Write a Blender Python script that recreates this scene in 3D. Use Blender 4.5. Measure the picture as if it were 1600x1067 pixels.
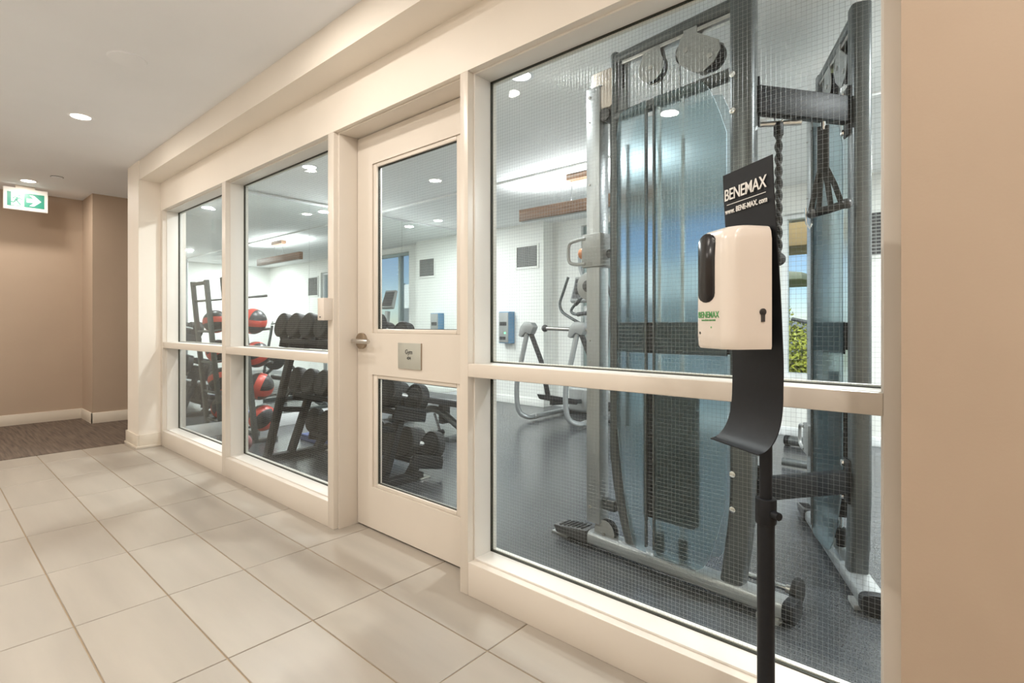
import bpy, bmesh, math, random
from mathutils import Vector, Matrix
random.seed(7)
PI = math.pi
S = bpy.context.scene
C = S.collection
for o in list(bpy.data.objects): bpy.data.objects.remove(o)

# ------------------------------------------------------------------ camera
cd = bpy.data.cameras.new('camera'); cam = bpy.data.objects.new('camera', cd); C.objects.link(cam)
cam.location = (0, -1.459, 1.08); cam.rotation_euler = (PI/2, 0, 0.721)
cd.sensor_width = 36; cd.lens = 822.97/1600*36; cd.shift_y = -27.13/1600; cd.clip_start = 0.02; cd.clip_end = 300
S.camera = cam
# ------------------------------------------------------------------ world, sun, exposure
S.view_settings.view_transform = 'Standard'; S.view_settings.look = 'None'
S.view_settings.gamma = 1; S.view_settings.exposure = 0.38; S.view_settings.use_curve_mapping = False
w = bpy.data.worlds.new('sky'); S.world = w; w.use_nodes = True
nt = w.node_tree; bg = nt.nodes['Background']
sky = nt.nodes.new('ShaderNodeTexSky'); sky.sky_type = 'NISHITA'; sky.sun_disc = False
sky.sun_elevation = math.radians(46); sky.sun_rotation = math.radians(150); sky.air_density = 0.7; sky.dust_density = 0.1; sky.ozone_density = 2.5
nt.links.new(sky.outputs[0], bg.inputs[0]); bg.inputs[1].default_value = 0.105
sl = bpy.data.lights.new('sun', 'SUN'); sun = bpy.data.objects.new('sun', sl); C.objects.link(sun)
sl.energy = 5.0; sl.angle = 0.01; sl.color = (1, .95, .86); sun.location = (6, -4, 20)
sun.rotation_euler = (math.radians(42), 0, math.radians(25))
WARM = (1.0, .925, .84); COOL = (.96, .985, 1.0)
P_CORR, P_GYM, P_PEND = 5.7, 42.0, 13.0

# ------------------------------------------------------------------ materials
MATS = {}
def mat(name, col, rough=.5, metal=0., noise=None, bump=None, spec=.5, rnd=0., coat=0., emit=None):
    """noise=(scale, amount[, stretch]) brightness mottling ; bump=(scale,strength)"""
    if name in MATS: return MATS[name]
    m = bpy.data.materials.new(name); m.use_nodes = True; t = m.node_tree; N = t.nodes; L = t.links
    b = N['Principled BSDF']; b.inputs['Roughness'].default_value = rough; b.inputs['Metallic'].default_value = metal
    b.inputs['Specular IOR Level'].default_value = spec; b.inputs['Coat Weight'].default_value = coat
    b.inputs['Base Color'].default_value = (*col, 1)
    tc = N.new('ShaderNodeTexCoord')
    src = None
    if noise or rnd:
        sc, am = (noise[0], noise[1]) if noise else (1, 0)
        mp = N.new('ShaderNodeMapping'); L.new(tc.outputs['Object'], mp.inputs['Vector'])
        if noise and len(noise) > 2: mp.inputs['Scale'].default_value = noise[2]
        nz = N.new('ShaderNodeTexNoise'); nz.inputs['Scale'].default_value = sc; nz.inputs['Detail'].default_value = 4
        L.new(mp.outputs[0], nz.inputs['Vector'])
        mr = N.new('ShaderNodeMapRange'); mr.inputs['From Min'].default_value = .3; mr.inputs['From Max'].default_value = .7
        mr.inputs['To Min'].default_value = 1-am; mr.inputs['To Max'].default_value = 1+am
        L.new(nz.outputs['Fac'], mr.inputs['Value']); fac = mr.outputs[0]
        if rnd:
            oi = N.new('ShaderNodeObjectInfo'); m2 = N.new('ShaderNodeMapRange')
            m2.inputs['To Min'].default_value = 1-rnd; m2.inputs['To Max'].default_value = 1+rnd
            L.new(oi.outputs['Random'], m2.inputs['Value'])
            mm = N.new('ShaderNodeMath'); mm.operation = 'MULTIPLY'; L.new(fac, mm.inputs[0]); L.new(m2.outputs[0], mm.inputs[1]); fac = mm.outputs[0]
            vm = N.new('ShaderNodeVectorMath'); vm.operation = 'SCALE'; vm.inputs[0].default_value = (37, 19, 53); L.new(oi.outputs['Random'], vm.inputs['Scale'])
            va = N.new('ShaderNodeVectorMath'); L.new(tc.outputs['Object'], va.inputs[0]); L.new(vm.outputs[0], va.inputs[1]); L.new(va.outputs[0], mp.inputs['Vector'])
        mx = N.new('ShaderNodeVectorMath'); mx.operation = 'SCALE'; mx.inputs[0].default_value = col; L.new(fac, mx.inputs['Scale'])
        L.new(mx.outputs[0], b.inputs['Base Color'])
    if bump:
        nb = N.new('ShaderNodeTexNoise'); nb.inputs['Scale'].default_value = bump[0]; nb.inputs['Detail'].default_value = 3
        L.new(tc.outputs['Object'], nb.inputs['Vector'])
        bp = N.new('ShaderNodeBump'); bp.inputs['Strength'].default_value = bump[1]; bp.inputs['Distance'].default_value = .002
        L.new(nb.outputs['Fac'], bp.inputs['Height']); L.new(bp.outputs[0], b.inputs['Normal'])
    if emit:
        b.inputs['Emission Color'].default_value = (*emit[0], 1); b.inputs['Emission Strength'].default_value = emit[1]
    MATS[name] = m
    return m
def glassmat(name, tint, ior=1.45, refl=1.0, haze=0.):
    if name in MATS: return MATS[name]
    m = bpy.data.materials.new(name); m.use_nodes = True; t = m.node_tree; N = t.nodes; L = t.links
    out = N['Material Output']; N.remove(N['Principled BSDF'])
    tr = N.new('ShaderNodeBsdfTransparent'); tr.inputs[0].default_value = (*tint, 1)
    gl = N.new('ShaderNodeBsdfGlossy'); gl.inputs['Roughness'].default_value = .01
    fr = N.new('ShaderNodeFresnel'); ge = N.new('ShaderNodeNewGeometry')      # same index from both faces of the thin pane
    io = N.new('ShaderNodeMapRange'); io.inputs['To Min'].default_value = ior; io.inputs['To Max'].default_value = 1/ior
    L.new(ge.outputs['Backfacing'], io.inputs['Value']); L.new(io.outputs[0], fr.inputs[0])
    ml = N.new('ShaderNodeMath'); ml.operation = 'MULTIPLY'; ml.inputs[1].default_value = refl; L.new(fr.outputs[0], ml.inputs[0])
    mx = N.new('ShaderNodeMixShader'); L.new(ml.outputs[0], mx.inputs[0]); L.new(tr.outputs[0], mx.inputs[1]); L.new(gl.outputs[0], mx.inputs[2])
    L.new(mx.outputs[0], out.inputs[0]); MATS[name] = m
    return m
M_wall = mat('paint_beige', (.47, .365, .275), .6, noise=(3, .02), bump=(180, .08))
M_cream = mat('paint_cream', (.85, .79, .71), .5, noise=(3, .015), bump=(160, .05))
M_trim = mat('trim_semigloss', (.74, .68, .605), .32, noise=(6, .01))
M_jamb = mat('window_jamb_white', (.80, .77, .72), .35, noise=(6, .01))
M_ceil = mat('ceiling_paint', (.88, .905, .94), .8, noise=(2, .015))
M_gwall = mat('gym_wall_paint', (.82, .83, .80), .6, noise=(2, .015))
M_gceil = mat('gym_ceiling_paint', (.89, .90, .90), .8, noise=(2, .015))
M_tile = mat('porcelain_tile', (.385, .345, .295), .38, noise=(1.6, .07, (.8, 5, 1)), bump=(60, .05), rnd=.035)
M_grout = mat('grout', (.36, .28, .19), .9, noise=(20, .08))
M_carpet = mat('carpet_tile', (.135, .10, .075), .95, noise=(6, .38, (.5, 9, 1)), bump=(300, .6))
M_rubber = mat('rubber_floor', (.058, .063, .069), .25, noise=(190, .6), bump=(150, .06), spec=.75)
M_base = mat('baseboard_paint', (.74, .67, .57), .4, noise=(4, .01))
M_steel = mat('brushed_steel', (.55, .53, .50), .28, 1., noise=(80, .05))
M_chrome = mat('chrome', (.80, .80, .80), .08, 1., noise=(5, .01))
M_brass = mat('worn_nickel', (.40, .33, .26), .3, 1., noise=(60, .06))
M_silver = mat('machine_silver', (.42, .44, .45), .3, .55, noise=(40, .02))
M_grey = mat('machine_grey', (.100, .112, .115), .33, .35, noise=(60, .03))
M_lgrey = mat('machine_light_grey', (.33, .34, .335), .4, .2, noise=(40, .02))
M_black = mat('black_powder', (.011, .0125, .0155), .5, noise=(80, .1), spec=.28)
M_rub = mat('black_rubber', (.011, .012, .013), .65, noise=(60, .12), bump=(200, .1))
M_blkgl = mat('black_gloss', (.012, .012, .014), .15, noise=(10, .05))
M_dark = mat('dark_plastic', (.05, .05, .052), .4, noise=(60, .08))
M_pad = mat('vinyl_pad', (.03, .032, .036), .42, noise=(40, .1), bump=(140, .1))
M_white = mat('white_plastic', (.80, .73, .66), .25, noise=(4, .01), coat=.2)
M_whitep = mat('white_print', (.85, .83, .80), .5, noise=(10, .01))
M_greenp = mat('green_print', (.10, .36, .12), .5, noise=(10, .02))
M_ink = mat('dark_print', (.05, .05, .05), .5, noise=(10, .02))
M_plaque = mat('plaque_aluminium', (.50, .51, .46), .4, .3, noise=(30, .02))
M_orange = mat('orange_plastic', (.62, .24, .10), .4, noise=(30, .04))
M_red = mat('red_rubber', (.55, .06, .04), .4, noise=(30, .05))
M_blue = mat('blue_plastic', (.12, .26, .42), .4, noise=(30, .04))
M_navy = mat('blue_fabric', (.06, .09, .22), .8, noise=(40, .1))
M_frame_t = mat('window_aluminium', (.30, .38, .38), .4, .3, noise=(20, .03))
M_frame_w = mat('window_frame_white', (.80, .83, .84), .4, noise=(20, .01))
M_tan = mat('tan_stucco', (.44, .31, .15), .8, noise=(4, .05), bump=(40, .2))
M_tan2 = mat('brown_fascia', (.20, .16, .10), .7, noise=(4, .05))
M_roof = mat('grey_green_roof', (.24, .27, .20), .7, noise=(3, .06))
M_screen = mat('frosted_screen', (.70, .76, .82), .5, noise=(3, .02))
M_bark = mat('bark', (.10, .07, .045), .9, noise=(12, .3))
M_leaf = mat('leaf_green', (.30, .33, .04), .6, noise=(2.5, .55))
M_ground = mat('distant_ground', (.16, .18, .08), .95, noise=(.4, .25))
M_bldg = mat('distant_building', (.22, .25, .30), .9, noise=(.5, .1))
M_mirror = mat('mirror_silver', (.86, .90, .88), .015, 1., noise=(1, .003))
M_gasket = mat('glazing_gasket', (.03, .03, .02), .6, noise=(30, .05))
M_wire = mat('glass_wire', (.30, .31, .31), .35, .6, noise=(50, .03))
M_lamp = mat('lamp_diffuser_warm', (.9, .9, .9), .5, noise=(4, .01), emit=((1, .90, .76), 9))
M_lampc = mat('lamp_diffuser_cool', (.9, .9, .9), .5, noise=(4, .01), emit=((1, .97, .92), 9))
M_ledw = mat('pendant_led', (.9, .9, .9), .5, noise=(4, .01), emit=((1, .97, .92), 4))
M_signw = mat('sign_lightbox', (.50, .47, .43), .4, noise=(4, .01), emit=((1, .90, .80), .15))
M_signg = mat('sign_green', (.008, .13, .085), .4, noise=(4, .02), emit=((.03, .40, .26), .12))
M_signl = mat('sign_white_panel', (.55, .55, .55), .4, noise=(4, .01), emit=((.95, 1, .97), .35))
M_led = mat('green_led', (.1, .8, .2), .4, noise=(4, .01), emit=((.1, 1, .25), 3))
M_glass = glassmat('clear_glass', (.955, .975, .965), 1.45, .42)
M_wglass = glassmat('outer_window_glass', (.95, .97, .97), 1.45, .6)
def woodmat():
    m = mat('walnut', (.155, .082, .045), .45, noise=(3, .35, (2, 18, 30)))
    return m
M_wood = woodmat()
def shroudmat():
    m = bpy.data.materials.new('smoked_blue_acrylic'); m.use_nodes = True; t = m.node_tree; N = t.nodes; L = t.links
    out = N['Material Output']; b = N['Principled BSDF']
    b.inputs['Base Color'].default_value = (.30, .40, .45, 1); b.inputs['Roughness'].default_value = .18
    nz = N.new('ShaderNodeTexNoise'); nz.inputs['Scale'].default_value = 3
    tr = N.new('ShaderNodeBsdfRefraction'); tr.inputs['Color'].default_value = (.875, .935, .955, 1); tr.inputs['Roughness'].default_value = .34; tr.inputs['IOR'].default_value = 1.12
    mr = N.new('ShaderNodeMapRange'); mr.inputs['To Min'].default_value = .085; mr.inputs['To Max'].default_value = .11
    L.new(nz.outputs['Fac'], mr.inputs['Value'])
    mx = N.new('ShaderNodeMixShader'); L.new(mr.outputs[0], mx.inputs[0]); L.new(tr.outputs[0], mx.inputs[1]); L.new(b.outputs[0], mx.inputs[2])
    L.new(mx.outputs[0], out.inputs[0]); return m
M_shroud = shroudmat()
def ballmat():
    m = bpy.data.materials.new('red_black_ball'); m.use_nodes = True; t = m.node_tree; N = t.nodes; L = t.links
    b = N['Principled BSDF']; b.inputs['Roughness'].default_value = .38
    tc = N.new('ShaderNodeTexCoord'); sp = N.new('ShaderNodeSeparateXYZ'); L.new(tc.outputs['Object'], sp.inputs[0])
    def band(o):
        a = N.new('ShaderNodeMath'); a.operation = 'ABSOLUTE'; L.new(sp.outputs[o], a.inputs[0])
        c = N.new('ShaderNodeMath'); c.operation = 'LESS_THAN'; c.inputs[1].default_value = .030; L.new(a.outputs[0], c.inputs[0]); return c.outputs[0]
    mx = N.new('ShaderNodeMath'); mx.operation = 'MAXIMUM'; L.new(band(0), mx.inputs[0]); L.new(band(2), mx.inputs[1])
    nz = N.new('ShaderNodeTexNoise'); nz.inputs['Scale'].default_value = 60; bp = N.new('ShaderNodeBump'); bp.inputs['Strength'].default_value = .1; bp.inputs['Distance'].default_value = .002
    L.new(nz.outputs['Fac'], bp.inputs['Height']); L.new(bp.outputs[0], b.inputs['Normal'])
    mc = N.new('ShaderNodeMix'); mc.data_type = 'RGBA'; L.new(mx.outputs[0], mc.inputs['Factor'])
    mc.inputs['A'].default_value = (.035, .038, .04, 1); mc.inputs['B'].default_value = (.62, .075, .05, 1)
    L.new(mc.outputs['Result'], b.inputs['Base Color']); return m
M_ball = ballmat()

# ------------------------------------------------------------------ mesh helpers
class MB:
    def __init__(s, T=None): s.v = []; s.f = []; s.T = T
    def add(s, pts, faces):
        n = len(s.v); s.v += [s.T(*p) if s.T else tuple(p) for p in pts]; s.f += [tuple(i+n for i in f) for f in faces]; return s
    def box(s, x0, x1, y0, y1, z0, z1):
        return s.add([(x0,y0,z0),(x1,y0,z0),(x1,y1,z0),(x0,y1,z0),(x0,y0,z1),(x1,y0,z1),(x1,y1,z1),(x0,y1,z1)],
                     [(0,3,2,1),(4,5,6,7),(0,1,5,4),(1,2,6,5),(2,3,7,6),(3,0,4,7)])
    def prism(s, poly, fn, d0, d1):
        """poly of 2d points, fn(a,b,d)->xyz, extruded d0..d1"""
        n = len(poly); pts = [fn(a, b, d0) for a, b in poly] + [fn(a, b, d1) for a, b in poly]
        return s.add(pts, [tuple(range(n))[::-1], tuple(range(n, 2*n))] + [(i, (i+1) % n, n+(i+1) % n, n+i) for i in range(n)])
    def tube(s, path, r, n=10, caps=True, flat=None):
        """sweep; r number or list; flat=(a,b) elliptical radii with up vector z"""
        P = [Vector(p) for p in path]; k = len(P); rs = r if isinstance(r, (list, tuple)) else [r]*k
        pts = []; up = None
        for i in range(k):
            d = (P[min(i+1, k-1)]-P[max(i-1, 0)]).normalized()
            if up is None:
                up = Vector((0, 0, 1)) if abs(d.z) < .9 else Vector((1, 0, 0))
            a = d.cross(up).normalized(); b = a.cross(d).normalized(); up = b
            for j in range(n):
                t = 2*PI*j/n; q = P[i]+(a*math.cos(t)*(flat[0] if flat else 1)+b*math.sin(t)*(flat[1] if flat else 1))*rs[i]; pts.append(tuple(q))
        fs = [(i*n+j, i*n+(j+1) % n, (i+1)*n+(j+1) % n, (i+1)*n+j) for i in range(k-1) for j in range(n)]
        if caps: fs += [tuple(range(n))[::-1], tuple(range((k-1)*n, k*n))]
        return s.add(pts, fs)
    def cyl(s, p0, p1, r, n=20, r1=None):
        return s.tube([p0, p1], [r, r if r1 is None else r1], n)
    def sqtube(s, path, hw, hh, up=(0, 0, 1)):
        """rectangular section sweep; hw half-width across, hh half-height along up"""
        P = [Vector(p) for p in path]; k = len(P); U = Vector(up); pts = []
        for i in range(k):
            d = (P[min(i+1, k-1)]-P[max(i-1, 0)]).normalized(); a = d.cross(U).normalized(); b = a.cross(d).normalized()
            for sa, sb in ((-1,-1),(1,-1),(1,1),(-1,1)): pts.append(tuple(P[i]+a*hw*sa+b*hh*sb))
        fs = [(i*4+j, i*4+(j+1) % 4, (i+1)*4+(j+1) % 4, (i+1)*4+j) for i in range(k-1) for j in range(4)]
        return s.add(pts, fs+[(3,2,1,0), tuple(range((k-1)*4, k*4))])
    def lathe(s, prof, c=(0,0,0), n=24):
        pts = []; k = len(prof)
        for r, z in prof:
            for j in range(n): t = 2*PI*j/n; pts.append((c[0]+r*math.cos(t), c[1]+r*math.sin(t), c[2]+z))
        fs = [(i*n+j, i*n+(j+1) % n, (i+1)*n+(j+1) % n, (i+1)*n+j) for i in range(k-1) for j in range(n)]
        return s.add(pts, fs+[tuple(range(n))[::-1], tuple(range((k-1)*n, k*n))])
    def sphere(s, c, r, n=20, m=12):
        pts = [(c[0], c[1], c[2]-r)]
        for i in range(1, m):
            a = -PI/2+PI*i/m
            for j in range(n): t = 2*PI*j/n; pts.append((c[0]+r*math.cos(a)*math.cos(t), c[1]+r*math.cos(a)*math.sin(t), c[2]+r*math.sin(a)))
        pts.append((c[0], c[1], c[2]+r)); L = len(pts)-1
        fs = [(0, 1+(j+1) % n, 1+j) for j in range(n)]+[(L, L-n+j, L-n+(j+1) % n) for j in range(n)]
        fs += [(1+i*n+j, 1+i*n+(j+1) % n, 1+(i+1)*n+(j+1) % n, 1+(i+1)*n+j) for i in range(m-2) for j in range(n)]
        return s.add(pts, fs)
    def mesh(s, name, material, bevel=0, smooth=True, seg=2, angle=35):
        me = bpy.data.meshes.new(name); me.from_pydata(s.v, [], s.f)
        bm = bmesh.new(); bm.from_mesh(me); bmesh.ops.recalc_face_normals(bm, faces=bm.faces)
        if bevel:
            es = [e for e in bm.edges if len(e.link_faces) == 2 and e.calc_face_angle(0) > .6]
            bmesh.ops.bevel(bm, geom=es, offset=bevel, segments=seg, affect='EDGES', profile=.5, clamp_overlap=True)
        bm.to_mesh(me); bm.free()
        if smooth:
            me.polygons.foreach_set('use_smooth', [True]*len(me.polygons)); me.set_sharp_from_angle(angle=math.radians(angle))
        me.materials.append(material); me.update(); return me
    def build(s, name, material, parent=None, bevel=0, loc=None, **k):
        o = bpy.data.objects.new(name, s.mesh(name, material, bevel, **k)); C.objects.link(o)
        if loc is not None: o.location = loc
        if parent: o.parent = parent
        return o
def tag(o, label=None, cat=None, group=None, kind=None):
    if label: o['label'] = label
    if cat: o['category'] = cat
    if group: o['group'] = group
    if kind: o['kind'] = kind
    return o
def thing(name, label, cat, loc=(0,0,0), rz=0, group=None):
    o = bpy.data.objects.new(name, None); C.objects.link(o); o.empty_display_size = .1
    o.location = loc; o.rotation_euler = (0, 0, rz); return tag(o, label, cat, group)
def copy_tree(o, parent=None):
    c = o.copy(); C.objects.link(c); c.parent = parent
    for ch in list(o.children): copy_tree(ch, c)
    return c
def struct(name, mb, m, parent=None, **k):
    o = mb.build(name, m, parent, **k)
    if not parent: o['kind'] = 'structure'
    return o
def sroot(name, loc=(0,0,0)):
    o = bpy.data.objects.new(name, None); C.objects.link(o); o.location = loc; o['kind'] = 'structure'; o.empty_display_size = .1; return o
def text_mesh(name, txt, size, m, parent, mat4, depth=.0006, sx=1., bold=0., align='CENTER', space=1.):
    cu = bpy.data.curves.new('t', 'FONT'); cu.body = txt; cu.size = size; cu.extrude = depth; cu.align_x = align; cu.align_y = 'CENTER'; cu.offset = bold; cu.space_character = space
    t = bpy.data.objects.new('t', cu); C.objects.link(t); bpy.context.view_layer.update()
    me = bpy.data.meshes.new_from_object(t.evaluated_get(bpy.context.evaluated_depsgraph_get())); bpy.data.objects.remove(t)
    me.transform(mat4 @ Matrix.Diagonal((sx, 1, 1, 1))); me.materials.clear(); me.materials.append(m)
    o = bpy.data.objects.new(name, me); C.objects.link(o); o.parent = parent; return o
def frame4(origin, xd, yd):
    x = Vector(xd).normalized(); y = Vector(yd).normalized(); z = x.cross(y)
    return Matrix(((x.x,y.x,z.x,origin[0]),(x.y,y.y,z.y,origin[1]),(x.z,y.z,z.z,origin[2]),(0,0,0,1)))
def arc(c, r, a0, a1, n, fn):
    return [fn(c[0]+r*math.cos(a0+(a1-a0)*i/n), c[1]+r*math.sin(a0+(a1-a0)*i/n)) for i in range(n+1)]
def bez(P, n=16):
    """Catmull-Rom through points"""
    P = [Vector(p) for p in P]; Q = [P[0]*2-P[1]]+P+[P[-1]*2-P[-2]]; out = []
    for i in range(1, len(Q)-2):
        for k in range(n):
            t = k/n; a, b, c, d = Q[i-1:i+3]
            out.append(tuple(.5*((2*b)+(c-a)*t+(2*a-5*b+4*c-d)*t*t+(3*b-a-3*c+d)*t**3)))
    return out+[tuple(P[-1])]

# ------------------------------------------------------------------ SETTING: corridor shell
ZC = 2.50                      # corridor ceiling
YB = -2.45                     # opposite corridor wall
fl = struct('floor', MB().box(-5.79, 2.6, YB, .152, -.05, -.004), M_grout)
# individual porcelain tiles (0.602 x 0.292 m)
TA, TB, TX, TY, G = .6018, .2916, -3.0172, -1.0787, .0026
tile_cache = {}
def tile(x0, x1, y0, y1):
    x0 = max(x0, -5.788); x1 = min(x1, 2.55); y0 = max(y0, YB)
    if x1-x0 < .02 or y1-y0 < .02: return
    key = (round(x1-x0, 3), round(y1-y0, 3))
    if key not in tile_cache:
        a, b = (x1-x0)/2-G, (y1-y0)/2-G; c = .0015
        mb = MB(); mb.add([(-a,-b,-.006),(a,-b,-.006),(a,b,-.006),(-a,b,-.006),(-a,-b,-c),(a,-b,-c),(a,b,-c),(-a,b,-c),
                           (-a+c,-b+c,0),(a-c,-b+c,0),(a-c,b-c,0),(-a+c,b-c,0)],
            [(0,1,5,4),(1,2,6,5),(2,3,7,6),(3,0,4,7),(4,5,9,8),(5,6,10,9),(6,7,11,10),(7,4,8,11),(8,9,10,11)])
        tile_cache[key] = mb.mesh('tile', M_tile, smooth=False)
    o = bpy.data.objects.new('tile', tile_cache[key]); C.objects.link(o); o.parent = fl; o.location = ((x0+x1)/2, (y0+y1)/2, 0)
for i in range(-5, 10):
    for j in range(-5, 4):
        x0, y0 = TX+i*TA, TY+j*TB
        if j == 3:                                  # strip along the wall, deeper at the door
            tile(x0, x0+TA, y0, .0877+.06 if (x0+TA > -2.6 and x0 < -1.5) else .0877)
        else: tile(x0, x0+TA, y0, y0+TB)
struct('floor_carpet', MB().box(-7.9, -5.79, YB, 3.2, -.05, .002), M_carpet)
struct('ceiling', MB().box(-7.9, 2.6, YB-.1, 3.2, ZC, ZC+.1), M_ceil)
struct('wall_far', MB().box(-7.9, -7.705, YB, -.17, 0, ZC).box(-7.9, -7.20, -.17, 3.2, 0, ZC), M_wall)
struct('baseboard_far', MB().box(-7.705, -7.69, YB, -.17, 0, .115).box(-7.705, -7.185, -.185, -.17, 0, .115).box(-7.20, -7.185, -.185, 3.2, 0, .115), M_base, bevel=.003)
struct('wall_passage_end', MB().box(-7.2, -5.8, 3.1, 3.2, 0, ZC), M_wall)
struct('wall_opposite', MB().box(-7.9, 2.6, YB-.1, YB, 0, ZC), M_cream)
struct('baseboard_opposite', MB().box(-7.7, 2.5, YB, YB+.015, 0, .115), M_base, bevel=.003)
struct('wall_behind', MB().box(2.5, 2.6, YB, .2, 0, ZC), M_wall)
# column at the end of the glazed wall
struct('wall_column', MB().box(-5.80, -5.45, -.165, .2, 0, ZC), M_cream)
struct('baseboard_column', MB().box(-5.815, -5.435, -.18, -.165, 0, .118).box(-5.45, -5.435, -.165, 0, 0, .118).box(-5.815, -5.80, -.18, 3.1, 0, .118)
       .box(-5.822, -5.428, -.187, -.18, 0, .022).box(-5.435, -5.428, -.18, 0, 0, .022), M_base, bevel=.003)
# header wall, soffit and right-hand wall
ZH = 2.0905
struct('wall_header', MB().box(-5.45, -.10, 0, .152, ZH, ZC), M_cream)
struct('wall_soffit', MB().box(-5.45, 2.5, -.16, 0, 2.335, ZC), M_cream)
struct('wall_right', MB().box(-.11, 2.5, -.165, .2, 0, ZC), M_wall)
struct('baseboard_right', MB().box(-.10, 2.5, -.18, -.165, 0, .115), M_base, bevel=.003)

# ------------------------------------------------------------------ glazed wall: windows 1-3 and the door
def wires(x0, x1, z0, z1, y, parent):
    mb = MB(); r = .00026; p = .0127
    def bar(a, b, ax):
        if ax == 'z': mb.add([(a-r,y,z0),(a,y-r,z0),(a+r,y,z0),(a,y+r,z0),(a-r,y,z1),(a,y-r,z1),(a+r,y,z1),(a,y+r,z1)], [(0,1,5,4),(1,2,6,5),(2,3,7,6),(3,0,4,7)])
        else: mb.add([(x0,y-r,a),(x0,y,a-r),(x0,y+r,a),(x0,y,a+r),(x1,y-r,a),(x1,y,a-r),(x1,y+r,a),(x1,y,a+r)], [(0,1,5,4),(1,2,6,5),(2,3,7,6),(3,0,4,7)])
    n = int((x1-x0)/p)
    for i in range(1, n+1): bar(x0+i*p, 0, 'z')
    for i in range(1, int((z1-z0)/p)+1): bar(z0+i*p, 0, 'x')
    o = mb.build('wire_mesh', M_wire, parent, smooth=False); o['kind'] = 'stuff'; return o
def pane(x0, x1, z0, z1, y, parent, hasp=True, m=None):
    MB().box(x0, x1, y-.003, y+.003, z0, z1).build('glass_pane', m or M_glass, parent, smooth=False)
    if hasp: wires(x0, x1, z0, z1, y, parent)
def gasket(x0, x1, z0, z1, y, parent):
    g = .003
    MB().box(x0, x0+g, y-.006, y+.006, z0, z1).box(x1-g, x1, y-.006, y+.006, z0, z1).box(x0, x1, y-.006, y+.006, z0, z0+g).box(x0, x1, y-.006, y+.006, z1-g, z1).build('gasket', M_gasket, parent, smooth=False)
def window(name, xl, xr, x0, x1, zs, zr0, zr1):
    """casing spans xl..xr, opening x0..x1 (y = 0 plane)"""
    r = sroot(name)
    D = .032; e = .008; yb = .152; gy = .128
    MB().box(xl, x0, 0, yb, 0, ZH).build('stile', M_trim, r, bevel=.002)
    MB().box(x1, xr, 0, yb, 0, ZH).build('stile', M_trim, r, bevel=.002)
    MB().box(x0, x1, 0, yb, 0, zs).build('base_panel', M_trim, r, bevel=.003)
    MB().box(x0, x1, 0, D, zr0, zr1).build('rail', M_trim, r, bevel=.003)
    # inner jamb, head, sill and rail (step back behind the casing)
    MB().box(x0, x0+e, D, yb, zs, ZH).box(x1-e, x1, D, yb, zs, ZH).build('jamb', M_jamb, r, bevel=.001)
    MB().box(x0+e, x1-e, D, yb, ZH-e, ZH).build('head', M_jamb, r, bevel=.001)
    MB().box(x0+e, x1-e, D, yb, zs, zs+e).build('sill', M_jamb, r, bevel=.001)
    MB().box(x0+e, x1-e, D-.004, yb, zr0+.004, zr1-.002).build('inner_rail', M_jamb, r, bevel=.002)
    for a, b in ((zr1-.002, ZH-e), (zs+e, zr0+.004)):
        gasket(x0+e, x1-e, a, b, gy, r); pane(x0+e, x1-e, a, b, gy, r)
        s = .007   # glazing stops on the gym side
        MB().box(x0+e, x0+e+s, gy+.006, yb, a, b).box(x1-e-s, x1-e, gy+.006, yb, a, b).box(x0+e, x1-e, gy+.006, yb, a, a+s).box(x0+e, x1-e, gy+.006, yb, b-s, b).build('glazing_stop', M_jamb, r, bevel=.001)
    return r
window('window_1', -5.45, -4.0122, -5.4008, -4.0442, .137, .8708, .922)
window('window_2', -4.0122, -2.5297, -3.9804, -2.5879, .137, .8708, .922)
window('window_3', -1.5622, -.11, -1.5165, -.1567, .1325, .870, .9227)
# door: frame, leaf with two panes, lever, plaque
tr = sroot('trim_door')
MB().box(-2.5297, -2.5145, .024, .20, 0, ZH).box(-1.5775, -1.5622, .024, .20, 0, ZH).box(-2.5145, -1.5775, .024, .2, ZH-.008, ZH).build('door_jamb', M_trim, tr, bevel=.002)
MB().box(-2.5145, -2.5045, .185, .2, 0, ZH-.008).box(-1.5875, -1.5775, .185, .2, 0, ZH-.008).build('door_stop', M_trim, tr, bevel=.001)
dr = sroot('door_1', (-2.51, .133, 0))
DX = 2.51
def dbox(mb, x0, x1, y0, y1, z0, z1): return mb.box(x0+DX, x1+DX, y0-.133, y1-.133, z0, z1)
xl, xr, ym, yM = -2.5115, -1.5805, .133, .178
u0, u1 = -2.376, -1.700      # opening of both panes
pz = ((.226, .816), (1.034, 1.920))
lf = MB()
dbox(lf, xl, u0, ym, yM, .009, 2.079); dbox(lf, u1, xr, ym, yM, .009, 2.079)
dbox(lf, u0, u1, ym, yM, .009, pz[0][0]); dbox(lf, u0, u1, ym, yM, pz[0][1], pz[1][0]); dbox(lf, u0, u1, ym, yM, pz[1][1], 2.079)
lf.build('leaf', M_trim, dr, smooth=False)
for a, b in pz:
    mo = MB(); s = .034
    for k, (w0, d0, d1) in enumerate(((.012, .008, .02), (s, -.0, .03))):
        pass
    dbox(mo, u0, u0+s, ym+.006, yM-.006, a, b); dbox(mo, u1-s, u1, ym+.006, yM-.006, a, b); dbox(mo, u0+s, u1-s, ym+.006, yM-.006, a, a+.02); dbox(mo, u0+s, u1-s, ym+.006, yM-.006, b-.02, b)
    mo.build('glazing_bead', M_trim, dr, bevel=.004)
    g0, g1, h0, h1 = u0+s+DX, u1-s+DX, a+.02, b-.02
    gasket(g0, g1, h0, h1, .02, dr); pane(g0, g1, h0, h1, .02, dr)
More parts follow.
